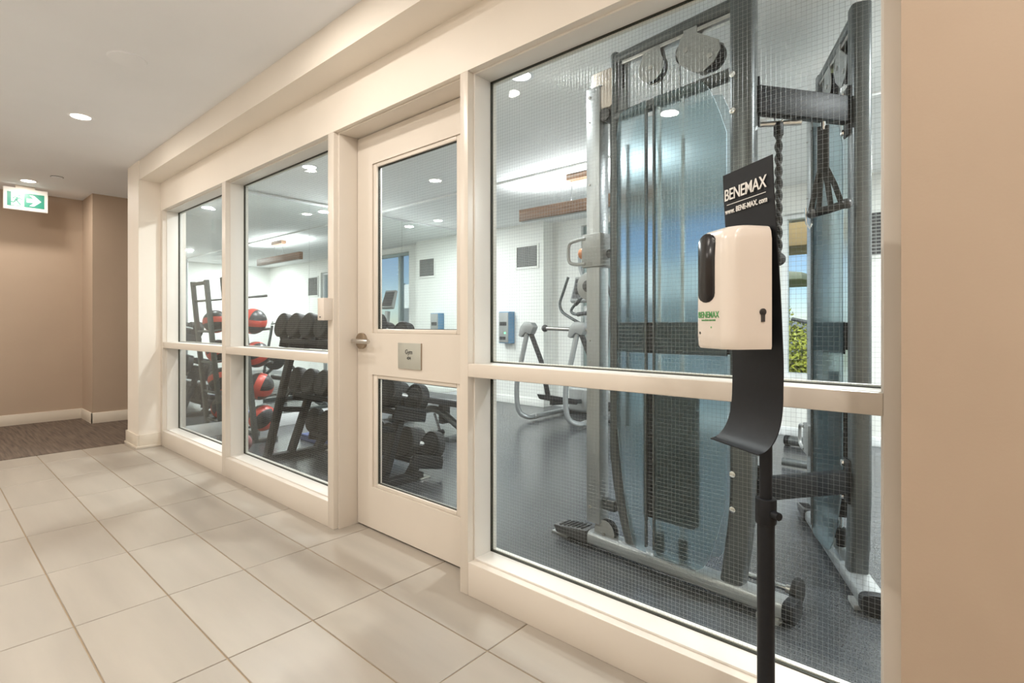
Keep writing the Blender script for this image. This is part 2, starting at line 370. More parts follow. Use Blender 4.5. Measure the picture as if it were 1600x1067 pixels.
# lever handle
hx, hz = -2.462+DX, .990
hd = MB().cyl((hx, .0, hz), (hx, -.018, hz), .043, 28).build('handle_rosette', M_brass, dr, bevel=.002)
MB().cyl((hx, -.01, hz), (hx, -.052, hz), .011, 16).tube([(hx-.02, -.052, hz), (hx+.03, -.052, hz), (hx+.125, -.050, hz)], .0125, 12, flat=(.8, 1)).build('lever', M_steel, hd, bevel=.001)
MB().box(hx-.075, hx-.047, -.006, .012, hz-.012, hz+.012).build('strike_plate', M_steel, dr, bevel=.001)
pq = MB().box(-2.145+DX, -1.968+DX, -.007, 0, .862, .988).build('plaque', M_plaque, dr, bevel=.0008)
MB().box(-1.9685+DX, -1.9665+DX, -.006, 0, .862, .988).build('plaque_edge', M_brass, pq)
tf = frame4((-2.058+DX, -.0072, .944), (1, 0, 0), (0, 0, 1))
text_mesh('lettering', 'Gym', .031, M_ink, pq, tf, sx=.95, bold=.0004)
tf = frame4((-2.058+DX, -.0072, .914), (1, 0, 0), (0, 0, 1))
text_mesh('lettering', '404', .022, M_ink, pq, tf, sx=.95, bold=.0004)

# ------------------------------------------------------------------ gym shell
ZG = 2.44
struct('floor_gym', MB().box(-5.8, 1.7, .152, 4.4, -.05, 0), M_rubber)
struct('ceiling_gym', MB().box(-5.8, 1.7, .152, 2.26, ZG, ZC).box(-5.8, 1.7, 2.26, 4.4, 2.42, ZC), M_gceil)
struct('wall_gym_left', MB().box(-5.80, -5.535, .2, 4.4, 0, ZG), M_gwall)
struct('baseboard_gym_left', MB().box(-5.535, -5.518, .2, 3.95, 0, .128), M_frame_w, bevel=.003)
struct('wall_gym_vent', MB().box(-5.535, -4.21, 3.95, 4.4, 0, 2.42), M_gwall)
struct('baseboard_gym_vent', MB().box(-5.518, -4.195, 3.935, 3.95, 0, .10), M_gwall, bevel=.003)
struct('wall_gym_right', MB().box(1.6, 1.7, .2, 4.4, 0, ZG), M_gwall)
W4 = (-3.76, -1.80, .10, 2.33); W5 = (-1.43, -.80, .56, 2.15)
bw = MB()
for x0, x1, z0, z1 in ((-4.21, W4[0], 0, 2.42), (W4[1], W5[0], 0, 2.42), (W5[1], 1.6, 0, 2.42), (W4[0], W4[1], 0, W4[2]), (W4[0], W4[1], W4[3], 2.42), (W5[0], W5[1], 0, W5[2]), (W5[0], W5[1], W5[3], 2.42)):
    bw.box(x0, x1, 4.15, 4.4, z0, z1)
struct('wall_gym_back', bw, M_gwall)
struct('baseboard_gym_back', MB().box(-4.21, 1.6, 4.135, 4.15, 0, .085), M_frame_w, bevel=.003)
def owin(name, W, m, mull, fw):
    r = sroot(name, (0, 4.2, 0)); x0, x1, z0, z1 = W
    for k, (a, b, c, d) in enumerate(((x0, x0+fw, z0, z1), (x1-fw, x1, z0, z1), (x0+fw, x1-fw, z0, z0+fw), (x0+fw, x1-fw, z1-fw, z1))):
        MB().box(a, b, 0, .08, c, d).build('frame', m, r, bevel=.003)
    xs = [x0+fw]
    for q in mull: MB().box(q-fw*.6, q+fw*.6, 0, .08, z0+fw, z1-fw).build('mullion', m, r, bevel=.003); xs += [q-fw*.6, q+fw*.6]
    xs.append(x1-fw)
    for i in range(0, len(xs), 2): MB().box(xs[i], xs[i+1], .035, .041, z0+fw, z1-fw).build('glass_pane', M_wglass, r, smooth=False)
    return r
owin('window_4', W4, M_frame_t, (-3.42, -2.6), .05)
owin('window_5', W5, M_frame_w, (), .045)

# wall mirrors
for k, (a, b) in enumerate(((.205, 1.429), (1.432, 2.682), (2.685, 3.93))):
    tag(MB().box(-5.535, -5.52, a, b, .132, 2.40).build('wall_mirror', M_mirror, smooth=False),
        ['frameless wall mirror panel next to the glazed corridor wall', 'middle frameless wall mirror panel of three in the gym', 'frameless wall mirror panel next to the wall with the air vent'][k], 'mirror', 'wall mirrors')
struct('trim_mirror', MB().box(-5.535, -5.514, .205, 3.93, 2.40, 2.42), M_frame_w)

# ------------------------------------------------------------------ ceiling fittings
def downlight(x, y, z, label, group, m, col, power, r=.055, spot=None):
    t = thing('downlight', label, 'ceiling light', (x, y, z), 0, group)
    MB().lathe([(r, -.001), (r+.014, -.003), (r+.02, -.0005), (r+.02, 0), (r, 0)]).build('trim_ring', M_ceil, t)
    MB().lathe([(.001, -.0022), (r, -.0022), (r, -.0002), (.001, -.0002)]).build('lamp_diffuser', m, t)
    l = bpy.data.lights.new('downlight_lamp', 'AREA'); l.shape = 'DISK'; l.size = 2*r; l.energy = power; l.color = col; l.spread = math.radians(spot or 180)
    lo = bpy.data.objects.new('downlight_lamp', l); C.objects.link(lo); lo.parent = t; lo.location = (0, 0, -.006)
PW = {-4.60: .62, -7.06: 1.1, -2.14: 1.3}
lab = {-7.06: 'round recessed downlight in front of the green exit sign', -4.60: 'round recessed downlight in corridor ceiling between round speaker and exit sign', -2.14: 'round recessed downlight in the corridor ceiling in front of the gym door',
       .32: 'round recessed downlight in the corridor ceiling above the sanitizer stand', 2.0: 'round recessed downlight beside the corridor end wall'}
lab2 = {-6.46: 'carpeted lobby', -4.0: 'medicine ball window', -1.54: 'cable machine window', .92: 'plain beige wall'}
for x in (-7.06, -4.60, -2.14, .32, 2.0):
    downlight(x, -.70, ZC, lab[x], 'corridor downlights', M_lamp, WARM, P_CORR*PW.get(x, 1))
for x in (-6.46, -4.0, -1.54, .92):
    downlight(x, -1.64, ZC, 'second row corridor downlight opposite the '+lab2[x], 'corridor downlights, second row', M_lamp, WARM, P_CORR*3.0)
downlight(-6.5, 1.6, ZC, 'added round downlight out of view in the side passage', 'corridor downlights', M_lamp, WARM, P_CORR*.7)  # added lamp, out of view, to give the passage some light
for x, y, lb in ((-5.22, 3.03, 'round gym downlight nearest the wall with the air vent beside mirror'), (-5.13, 1.82, 'round gym downlight above the middle wall mirror'), (-4.33, .81, 'round gym downlight above the medicine ball rack'),
             (-1.87, .74, 'round gym downlight above the cable machine foot pad'), (-.24, 1.89, 'round gym downlight behind the cable machine'), (.7, 1.2, 'added unseen gym downlight by the right gym wall nearer the corridor'), (.7, 3.2, 'added unseen gym downlight by the right gym wall nearer the windows')):  # last two are added lamps, set out of sight to spread the gym light
    downlight(x, y, ZG if y < 2.26 else 2.42, lb, 'gym downlights', M_lampc, COOL, P_GYM*(.3 if y > 2.9 and x < -5 else .6 if x in (-1.87, -4.33) else 1.0))
t = thing('ceiling_speaker', 'round white flush speaker in the corridor ceiling', 'speaker', (-3.41, -.70, ZC))
MB().lathe([(.001, -.006), (.07, -.006), (.078, -.004), (.082, 0), (.001, 0)], n=32).build('grille', mat('speaker_grille', (.50, .49, .47), .7, noise=(200, .08)), t)
MB().lathe([(.082, -.0075), (.087, -.006), (.09, 0), (.082, 0)], n=32).build('rim', M_ceil, t)
t = thing('sprinkler_cover', 'small flat ceiling sprinkler cover near the exit sign', 'sprinkler', (-6.65, -.54, ZC))
MB().lathe([(.001, -.012), (.04, -.012), (.045, -.004), (.045, 0), (.001, 0)]).build('cover', M_ceil, t)
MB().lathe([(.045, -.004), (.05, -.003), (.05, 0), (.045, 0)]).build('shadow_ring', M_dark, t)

# exit sign
t = thing('exit_sign', 'illuminated green running man exit sign with right arrow', 'exit sign', (-7.33, -.689, 2.247))
MB().box(-.03, .0, -.17, .17, 0, .225).build('housing', M_signw, t, bevel=.004)
MB().box(-.022, -.008, -.08, .07, .225, .253).build('ceiling_bracket', M_base, t, bevel=.002)
def sgn(poly, y0, z0, sc, d0, d1, mb): return mb.prism(poly, lambda a, b, d: (d, y0+a*sc, z0+b*sc), d0, d1)
MB().box(.0005, .0012, -.142, -.112, .035, .178).build('green_panel', M_signg, t); MB().box(.0005, .0012, -.015, .142, .035, .178).build('green_panel', M_signg, t)
MB().box(.0005, .0011, -.112, -.015, .035, .178).build('white_panel', M_signl, t)
mb = MB()   # arrow
sgn([(0, -.02), (.055, -.02), (.02, -.055), (.055, -.055), (.112, 0), (.055, .055), (.02, .055), (.055, .02), (0, .02)], .005, .107, 1.0, .0012, .002, mb)
mb.build('arrow', M_signl, t, smooth=False)
mb = MB()   # running figure
def limb(pts, r):
    P = [Vector(p) for p in pts]
    for a, b in zip(P[:-1], P[1:]):
        d = (b-a).normalized(); n = Vector((-d.y, d.x))*r
        mb.prism([tuple(a-n), tuple(b-n), tuple(b+n), tuple(a+n)], lambda q, s_, d_: (d_, q, s_), .0012, .0019)
limb([(-.060, .122), (-.078, .098)], .011)
limb([(-.060, .128), (-.090, .124), (-.100, .110)], .005); limb([(-.055, .124), (-.035, .108), (-.018, .108)], .005)
limb([(-.076, .100), (-.055, .072), (-.040, .048)], .006); limb([(-.080, .100), (-.088, .075), (-.118, .075)], .006)
limb([(-.112, .040), (-.030, .040)], .003)
mb.prism([(-.052+.0105*math.cos(k*PI/6), .146+.0105*math.sin(k*PI/6)) for k in range(12)], lambda q, s_, d_: (d_, q, s_), .0012, .0019)
mb.build('running_figure', M_signg, t, smooth=False)

# card reader / closer box on the casing
t = thing('access_reader', 'beige access control box on the casing beside the door handle', 'card reader', (-2.568, 0, 1.100))
MB().box(-.032, .030, -.052, 0, 0, .117).build('housing', M_white, t, bevel=.003)
MB().box(-.012, .002, -.0535, -.051, .014, .020).build('sensor_slot', M_dark, t)

# ------------------------------------------------------------------ hand sanitiser stand
E_ = Vector((-.8154, .5790, 0)); Nn = Vector((-.5790, -.8154, 0))
BR = Vector((-.3253, -.2541, 0))                 # right edge of the board
st = thing('sanitizer_stand', 'black hand sanitizer stand with white dispenser in front of the glass', 'sanitizer stand', (-.357, -.178, 0))
O = Vector(st.location)
def sl_(e, n, z): q = BR+E_*e+Nn*n-O; return (q.x, q.y, z)
MB().lathe([(.001, .012), (.02, .012), (.135, .006), (.14, .003), (.14, 0), (.001, 0)], n=40).build('base_plate', M_black, st)
MB().cyl((0, 0, .008), (0, 0, .655), .0185, 24).build('lower_pole', M_black, st)
MB().cyl((0, 0, .60), (0, 0, 1.35), .0135, 24).build('upper_pole', M_black, st)
cl = MB().cyl((0, 0, .628), (0, 0, .685), .0225, 24).build('clamp_collar', M_black, st, bevel=.002)
MB(lambda s, n, z: sl_(.0, 0, 0) and tuple(Vector((s, n, z)))).cyl((.018, -.012, .655), (.034, -.022, .655), .009, 14).build('clamp_knob', M_black, cl, bevel=.001)
# board: thin bent sheet with a curled drip tray
prof = [(-.002, 1.441), (-.006, 1.36), (-.012, 1.28), (-.018, 1.20), (-.023, 1.12), (-.027, 1.04), (-.029, .99), (-.0285, .945), (-.027, .90), (-.022, .866), (-.012, .838), (.002, .819), (.017, .808), (.032, .804)]
prof = [(p[0], p[1]) for p in bez([(a, b, 0) for a, b in prof], 4)]
bd = MB(); W = .169; k = len(prof); cols = 7; th = .0025
pts = []
for a, z in prof:
    for c in range(cols): pts.append(sl_(W*c/(cols-1), a, z))
fs = [(i*cols+c, i*cols+c+1, (i+1)*cols+c+1, (i+1)*cols+c) for i in range(k-1) for c in range(cols-1)]
# back face
for i, (a, z) in enumerate(prof):
    d = Vector((prof[min(i+1, k-1)][0]-prof[max(i-1, 0)][0], prof[min(i+1, k-1)][1]-prof[max(i-1, 0)][1])).normalized()
    for c in range(cols): pts.append(sl_(W*c/(cols-1), a+d.y*th, z-d.x*th))
n0 = k*cols
fs += [(n0+i*cols+c, n0+(i+1)*cols+c, n0+(i+1)*cols+c+1, n0+i*cols+c+1) for i in range(k-1) for c in range(cols-1)]
for i in range(k-1):
    for c in (0, cols-1): fs.append((i*cols+c, (i+1)*cols+c, n0+(i+1)*cols+c, n0+i*cols+c))
for c in range(cols-1):
    for i in (0, k-1): fs.append((i*cols+c, i*cols+c+1, n0+i*cols+c+1, n0+i*cols+c))
bd.add(pts, fs); board = bd.build('back_board', M_black, st)
def onboard(e, n, z): q = sl_(e, n, z); return q
def bframe(e, n, z): return frame4(onboard(e, n, z), tuple(-E_), (0, 0, 1))
text_mesh('lettering', 'BENEMAX', .039, M_whitep, board, bframe(.088, -.0005, 1.388), sx=.86, space=.95, bold=.0003)
MB().add([onboard(.155, -.003, 1.3655), onboard(.020, -.003, 1.3655), onboard(.020, -.003, 1.367), onboard(.155, -.003, 1.367)], [(0,1,2,3)]).build('underline', M_whitep, board, smooth=False)
text_mesh('lettering', 'www. BENE-MAX. com', .0175, M_whitep, board, bframe(.088, -.003, 1.350), sx=.85, bold=.0003)
# dispenser body
def rr(w0, w1, d0, d1, r, n=6):
    pts = []
    for cx, cy, a0 in ((w1-r, d1-r, 0), (w0+r, d1-r, PI/2)):
        for i in range(n+1): a = a0+PI/2*i/n; pts.append((cx+r*math.cos(a), cy+r*math.sin(a)))
    pts += [(w0, d0), (w1, d0)]; return pts
body = MB(); e0, e1, zb, zt, Dp = .004, .134, 1.026, 1.292, .100
levels = [(zb+.004, -.014, .0), (zb, -.004, .012), (zb+.006, 0, .0), (zb+.03, .002, 0), (zb+.2, .002, 0), (zt-.03, .0, 0), (zt-.012, -.006, 0), (zt-.003, -.018, 0), (zt, -.034, 0)]
pts = []; poly = rr(e0, e1, -.005, Dp, .03)
for z, g, _ in levels:
    cx, cy = (e0+e1)/2, 0
    for a, b in poly: pts.append(sl_(cx+(a-cx)*(1+g*6 if g < 0 else 1), -.005 if b <= 0 else b+(g if b > 0 else 0), z))
m_ = len(poly); fs = [(i*m_+j, i*m_+(j+1) % m_, (i+1)*m_+(j+1) % m_, (i+1)*m_+j) for i in range(len(levels)-1) for j in range(m_)]
fs += [tuple(range(m_)), tuple(range((len(levels)-1)*m_, len(levels)*m_))]
body.add(pts, fs); disp = body.build('dispenser', M_white, st, angle=50)
# black level window wrapped on the front
wd = MB(); wpoly = [(.020*math.cos(a), (.020 if s_ > 0 else .016)*math.sin(a)+(.045*s_)) for s_, a0 in ((1, 0), (-1, PI)) for a in [a0+PI*i/8 for i in range(9)]]
wd.prism([(a*1.55, b*1.22) for a, b in wpoly], lambda a, b, d: sl_(.080+a, d, 1.202+b), Dp-.002, Dp+.0035)
wd.build('level_window', M_blkgl, disp, bevel=.001)
fr = frame4(sl_(.072, Dp+.0025, 1.100), tuple(-E_), (0, 0, 1))
text_mesh('logo', 'BENEMAX', .020, M_greenp, disp, fr, sx=.85, bold=.0002)
fr = frame4(sl_(.072, Dp+.0025, 1.089), tuple(-E_), (0, 0, 1))
text_mesh('logo', 'www.bene-max.com', .0068, M_greenp, disp, fr, sx=.9)
MB().cyl(sl_(.104, Dp, 1.060), sl_(.104, Dp+.0025, 1.060), .0032, 10).build('sensor_dot', M_ink, disp)
MB().cyl(sl_(.062, Dp, 1.073), sl_(.062, Dp+.0025, 1.073), .0022, 10).build('indicator_dot', M_greenp, disp)
fr = frame4(sl_(.062, Dp+.0025, 1.062), tuple(-E_), (0, 0, 1))
lk = MB().cyl(sl_(e0+.002, .018, 1.106), sl_(e0-.003, .018, 1.106), .0075, 14)
lk.prism([(-.004, 1.085), (.004, 1.085), (.004, 1.108), (-.004, 1.108)], lambda a, b, d: sl_(d, .018+a, b), e0-.003, e0+.002)
lk.build('lock', M_dark, disp, smooth=False)

# ------------------------------------------------------------------ cable machine
PLATE = [(.690, 2.285), (.676, 2.27), (.655, 2.215), (.672, 2.165), (.750, 2.107), (.775, 2.103), (.820, 2.125), (.848, 2.165), (.842, 2.205), (.750, 2.270), (.748, 2.30), (.690, 2.30)]
CM = thing('cable_machine', 'large grey twin tower cable machine with blue smoked weight shrouds', 'gym machine', (-.60, .95, 0))
CO = Vector((-.60, .95, 0))
def tower(O2, O1, carriage_z, outer):
    O2 = Vector((*O2, 0)); D = (Vector((*O1, 0))-O2).normalized(); Nv = Vector((-D.y, D.x, 0))
    def T(s, n, z): q = O2+D*s+Nv*n-CO; return (q.x, q.y, z)
    B = lambda: MB(T)
    # base tube (flattened, rounded) with ribbed foot pad and end cap
    sec = [(.045*math.cos(a)*(1 if abs(math.cos(a)) > .1 else 1), .040*math.sin(a)) for a in [2*PI*i/16 for i in range(16)]]
    base = B().prism([(.047*math.copysign(abs(math.cos(2*PI*i/20))**.6, math.cos(2*PI*i/20)), .048+.034*math.copysign(abs(math.sin(2*PI*i/20))**.6, math.sin(2*PI*i/20))) for i in range(20)], lambda a, b, d: (d, a, b), .19, 1.10).build('base_tube', M_silver, CM)
    B().prism([(.050*math.copysign(abs(math.cos(2*PI*i/20))**.6, math.cos(2*PI*i/20)), .047+.037*math.copysign(abs(math.sin(2*PI*i/20))**.6, math.sin(2*PI*i/20))) for i in range(20)], lambda a, b, d: (d, a, b), 1.085, 1.125).build('end_cap', M_black, CM, bevel=.004)
    pad = B().add([(-.01, -.045, .018), (.195, -.058, .022), (.195, .058, .022), (-.01, .045, .018), (-.03, -.045, .055), (.195, -.055, .085), (.195, .055, .085), (-.03, .045, .055)],
        [(0,3,2,1),(4,5,6,7),(0,1,5,4),(1,2,6,5),(2,3,7,6),(3,0,4,7)]).build('foot_pad', M_dark, CM, bevel=.008)
    for i in range(6):
        s = .01+i*.028; z = .055+(s+.03)/.225*.03
        B().add([(s, -.040, z+.001), (s+.008, -.040, z+.002), (s+.008, .040, z+.002), (s, .040, z+.001), (s, -.040, z+.005), (s+.008, -.040, z+.006), (s+.008, .040, z+.006), (s, .040, z+.005)],
            [(0,3,2,1),(4,5,6,7),(0,1,5,4),(1,2,6,5),(2,3,7,6),(3,0,4,7)]).build('grip_rib', M_black, pad)
    B().box(-.055, .05, -.03, .03, 0, .012).box(.0, .06, -.02, .02, .012, .03).build('floor_bracket', M_lgrey, CM, bevel=.003)
    B().box(1.0, 1.08, -.06, .06, 0, .02).build('floor_bracket', M_lgrey, CM, bevel=.003)
    # pulley column (square tube), brackets
    B().box(.182, .262, -.035, .035, .125, 2.215).build('pulley_column', M_silver, CM, bevel=.004)
    for z in (.20, .9, 1.0, 1.75, 2.05, 2.17): 
        B().cyl((.205, -.034, z), (.205, -.042, z), .008 if z in (.2, 2.17) else .004, 10).build('bolt', M_steel, CM)
    B().box(.262, .335, -.02, .02, .20, .25).build('lower_bracket', M_grey, CM, bevel=.004)
    B().box(.20, .335, -.026, .026, 2.10, 2.285).build('top_bracket', mat('bracket_warm_grey', (.52, .46, .40), .4, .2, noise=(30, .02)), CM, bevel=.012)
    B().cyl((.285, -.03, 2.07), (.285, .03, 2.07), .03, 20).build('top_pulley', M_dark, CM, bevel=.003)
    B().tube([(.19, 0, 2.215), (.215, 0, 2.232), (.25, -.02, 2.225), (.275, -.036, 2.205)], .003, 6).build('retainer_cord', M_black, CM)
    # carriage with grab handle and pin
    cz = carriage_z
    car = B().box(.165, .280, -.052, .052, cz-.08, cz+.08).build('carriage', M_lgrey, CM, bevel=.006)
    hp = bez([(.19, -.05, cz+.06), (.13, -.05, cz+.056), (.088, -.05, cz+.045), (.080, -.05, cz), (.088, -.05, cz-.045), (.13, -.05, cz-.06), (.19, -.05, cz-.062)], 5)
    B().tube(hp, .009, 10).build('grab_handle', M_lgrey, car)
    B().cyl((.165, .02, cz), (.145, .02, cz), .012, 14).sphere((.120, .02, cz), .030).build('pull_pin', M_orange, car)
    B().cyl((.30, -.01, cz-.02), (.30, .012, cz-.02), .02, 16).build('carriage_roller', M_dark, car)
    # swivel pulley outside the column
    B().cyl((.115, .055, cz-.16), (.115, .085, cz-.16), .07, 28).build('swivel_pulley', M_lgrey, CM, bevel=.004)
    B().cyl((.115, .050, cz-.16), (.115, .090, cz-.16), .03, 18).build('swivel_hub', M_dark, CM, bevel=.003)
    # front post that bends into the base, two top tubes
    post = [(.33, 0, 2.33), (.33, 0, 1.4), (.33, 0, .55), (.337, 0, .43), (.355, 0, .30), (.385, 0, .18), (.42, 0, .07)]
    B().tube(bez(post, 6), .0255, 14, flat=(1, 1.0)).build('frame_post', M_grey, CM)
    B().sphere((.33, 0, 2.33), .0255, 14, 8).build('post_cap', M_grey, CM)
    B().box(.335, .405, -.008, .008, 2.06, 2.33).build('gusset_plate', M_grey, CM, bevel=.002)
    B().box(.37, .388, -.010, .010, 2.17, 2.28).build('gusset_slot', M_black, CM, bevel=.004)
    B().tube([(.335, 0, 2.315), (.90, 0, 2.33)], .026, 14).build('top_tube', M_grey, CM)
    B().box(.38, .9, -.02, .02, 2.275, 2.292).build('cable_guard', M_steel, CM, bevel=.002)
    B().tube([(.335, 0, 2.045), (.90, 0, 2.06)], .026, 14).build('top_tube', M_grey, CM)
    # pulleys with guard plates
    for sgn_ in (-1, 1):
        B().prism([(.533+.062*math.cos(a), 2.205+.062*math.sin(a)) for a in [PI*.8+PI*1.4*i/14 for i in range(15)]]+[(.575, 2.29), (.495, 2.275)][::1], lambda a, b, d: (a, d, b), sgn_*.018, sgn_*.023).build('pulley_guard', M_lgrey, CM)
        pl = PLATE
        B().prism(pl, lambda a, b, d: (a, d, b), sgn_*.018, sgn_*.023).build('pulley_guard', M_lgrey, CM)
    for s, z, r in ((.533, 2.205, .058), (.70, 2.215, .055), (.805, 2.155, .055)):
        B().cyl((s, -.014, z), (s, .014, z), r, 28).build('pulley', M_black, CM, bevel=.004)
        B().cyl((s, -.027, z), (s, .027, z), .011, 12).build('pulley_bolt', M_steel, CM)
    for s in (.575, .66): B().cyl((s, 0, 2.02), (s, 0, 2.2), .003, 6).build('cable', M_black, CM)
    B().cyl((.278, -.022, .092), (.278, -.0225+.005, .092), .058, 28).build('lower_pulley_guard', M_lgrey, CM, bevel=.001)
    B().cyl((.282, -.016, .095), (.282, .016, .095), .056, 28).build('lower_pulley', M_black, CM, bevel=.004)
    B().cyl((.278, -.03, .085), (.278, .02, .085), .009, 12).build('pulley_bolt', M_steel, CM)
    B().cyl((.225, 0, .10), (.225, 0, .14), .0025, 6).build('cable', M_black, CM)
    # pillar: flattened tube kicking back near the floor
    def pil(z): return .931-.042*max(0, min(1, (.42-z)/.36))**1.3
    zs = [.07, .14, .2, .26, .32, .38, .46, 1.0, 1.6, 2.35]; nn = 20; pts = []
    for z in zs:
        for i in range(nn):
            a = 2*PI*i/nn; ca, sa = math.cos(a), math.sin(a)
            pts.append((pil(z)+.046*math.copysign(abs(ca)**.55, ca), .036*math.copysign(abs(sa)**.55, sa), z))
    fs = [(i*nn+j, i*nn+(j+1) % nn, (i+1)*nn+(j+1) % nn, (i+1)*nn+j) for i in range(len(zs)-1) for j in range(nn)]
    B().add(pts, fs+[tuple(range(nn)), tuple(range((len(zs)-1)*nn, len(zs)*nn))]).build('pillar', M_grey, CM)
    for z in (2.04, 1.90, .503, .367):
        for sd in (-1, 1): B().cyl((.905, sd*.034, z), (.905, sd*.044, z), .013, 14).build('bolt', M_chrome, CM, bevel=.003)
    # acrylic shrouds, bulging both sides, with the open slot for the pin
    def zhi(s): return 2.035-.0*s if .40 <= s <= .80 else (2.035-.11*((.40-s)/.03)**2 if s < .40 else 2.035-.21*((s-.80)/.085)**1.5)
    def zlo(s): return .105 if .50 <= s <= .78 else (.105+.55*((.50-s)/.13)**1.7 if s < .50 else .105+.30*((s-.78)/.105)**2)
    def bul(s): return .045+.050*(1-((s-.63)/.27)**2) if abs(s-.63) < .27 else .045
    def panel(s0, s1, sd, name):
        cols = 14; rows = 16; q = B(); pts = []
        for off in (0, .004):
            for i in range(cols+1):
                s = s0+(s1-s0)*i/cols
                for j in range(rows+1):
                    z = zlo(s)+(zhi(s)-zlo(s))*j/rows
                    pts.append((s, sd*(bul(s)-off), z))
        n1 = (cols+1)*(rows+1); f = []; R = rows+1
        for k_ in (0, n1):
            f += [(k_+i*R+j, k_+(i+1)*R+j, k_+(i+1)*R+j+1, k_+i*R+j+1) for i in range(cols) for j in range(rows)]
        for i in range(cols):
            for j in (0, rows): f.append((i*R+j, (i+1)*R+j, n1+(i+1)*R+j, n1+i*R+j))
        for j in range(rows):
            for i in (0, cols): f.append((i*R+j, i*R+j+1, n1+i*R+j+1, n1+i*R+j))
        q.add(pts, f).build(name, M_shroud, CM)
    for sd in (-1, 1):
        if sd < 0: panel(.368, .552, sd, 'shroud_panel'); panel(.594, .886, sd, 'shroud_panel')
        else: panel(.368, .886, sd, 'shroud_panel')
        for s in (.5525, .5935) if sd < 0 else (): B().box(s-.0035, s+.0035, sd*(bul(s)-.012), sd*(bul(s)+.004), .13, 2.0).build('slot_trim', M_grey, CM)
        B().box(.3685, .374, sd*.030, sd*.052, .60, 1.92).build('shroud_edge', M_grey, CM)
        # black band
        pts = []; 
        for z in (.957, 1.088):
            for off in (.004, -.001):
                for i in range(13): s = .37+(.885-.37)*i/12; pts.append((s, sd*(bul(s)-.012+off), z))
        f = []
        for i in range(12): f += [(i, i+1, 26+i+1, 26+i), (13+i, 39+i, 39+i+1, 13+i+1), (i, 13+i, 13+i+1, i+1), (26+i, 26+i+1, 39+i+1, 39+i)]
        f += [(0, 26, 39, 13), (12, 25, 51, 38)]
        B().add(pts, f).build('black_band', M_black, CM)
    # weight stack with guide rods
    ws = B().box(.50, .735, -.030, .030, .725, .775).build('weight_stack', M_black, CM, bevel=.003)
    for i in range(15): B().box(.50, .735, -.030, .030, .235+i*.0325, .235+i*.0325+.030).build('weight_plate', M_black, ws, bevel=.002)
    B().box(.55, .60, -.02, .02, .775, .86).build('stack_stem', M_black, ws, bevel=.003)
    for s in (.565, .675): B().cyl((s, 0, .09), (s, 0, 2.04), .009, 12).build('guide_rod', M_chrome, CM)
    for s in (.565, .675): B().cyl((s, 0, .09), (s, 0, .17), .02, 14).build('rod_bumper', M_black, CM)
    return T
TA_ = tower((-1.595, .755), (-.475, .635), 1.433, -1)
TB_ = tower((-.72, 1.90), (-.27, .87), .47, 1)
# cross beams between the two pillars
pa, pb = Vector(TA_(.965, .02, 0)), Vector(TB_(.93, -.03, 0))
dv = (pb-pa).normalized(); nv = Vector((-dv.y, dv.x, 0))
for z0, z1 in ((1.885, 1.99), (.405, .490)):
    q = MB(); a = pa-nv*.0; b = pb
    q.add([tuple(a-nv*.022+Vector((0,0,z0))), tuple(b-nv*.022+Vector((0,0,z0))), tuple(b+nv*.022+Vector((0,0,z0))), tuple(a+nv*.022+Vector((0,0,z0))),
           tuple(a-nv*.022+Vector((0,0,z1))), tuple(b-nv*.022+Vector((0,0,z1))), tuple(b+nv*.022+Vector((0,0,z1))), tuple(a+nv*.022+Vector((0,0,z1)))],
          [(0,3,2,1),(4,5,6,7),(0,1,5,4),(1,2,6,5),(2,3,7,6),(3,0,4,7)])
    q.build('cross_beam', M_black, CM, bevel=.004)
    MB(TB_).box(.885, .955, -.046, -.036, z0-.045, z1+.045).build('beam_plate', M_black, CM, bevel=.003)
    MB(TA_).box(.905, .975, .036, .046, z0-.045, z1+.045).build('beam_plate', M_black, CM, bevel=.003)
    for z in (z0-.025, z1+.025): MB(TB_).cyl((.905, -.045, z), (.905, -.06, z), .014, 12).build('beam_bolt', M_chrome, CM, bevel=.003)
# short hook bar under the upper beam
hb = TA_(.97, .10, 1.872)
MB().cyl((hb[0]-.02, hb[1], 1.868), (hb[0]+.11, hb[1]+.08, 1.868), .011, 12).build('hook_bar', M_steel, CM)
# attachments hanging from the machine (things of their own)
def W_(T, s, n, z): q = Vector(T(s, n, z))+CO; return q
rp = Vector((hb[0]+.04, hb[1]+.037, 0))+CO
t = thing('rope_attachment', 'twisted black triceps rope hanging from a hook beside the cable tower', 'rope', (rp.x, rp.y, 1.30))
MB().tube([(.016*math.cos(k*.5), 0, .585+.016*math.sin(k*.5)) for k in range(13)], .004, 8).build('ring', M_chrome, t)
MB().cyl((0, 0, .57), (0, 0, .52), .018, 14).build('sleeve', M_black, t, bevel=.003)
for ph in (0, PI):
    MB().tube([(.007*math.cos(k*.42+ph), .007*math.sin(k*.42+ph), .53-k*.0065) for k in range(75)], .008, 8).build('rope_strand', M_rub, t)
MB().sphere((0, 0, .035), .026).build('end_knob', M_rub, t)
sp = Vector((-.452, .925, 1.53))
t = thing('strap_handle', 'black nylon strap handle hanging below the upper cross beam', 'cable handle', tuple(sp)); t.scale = (.8,)*3
MB().tube([(0, 0, .44), (0, 0, .40)], .012, 10).build('swivel', M_chrome, t)
MB().sqtube([(0, 0, .42), (0, 0, .24), (0, 0, .19)], .026, .006, (0, 1, 0)).build('web_strap', M_rub, t, bevel=.002)
for x0, x1 in ((-.012, -.055), (-.006, -.02), (.006, .035), (.014, .085)):
    MB().sqtube([(x0, 0, .21), ((x0+x1)/2, 0, .12), (x1, 0, .0)], .012, .005, (0, 1, 0)).build('web_strap', M_rub, t, bevel=.001)
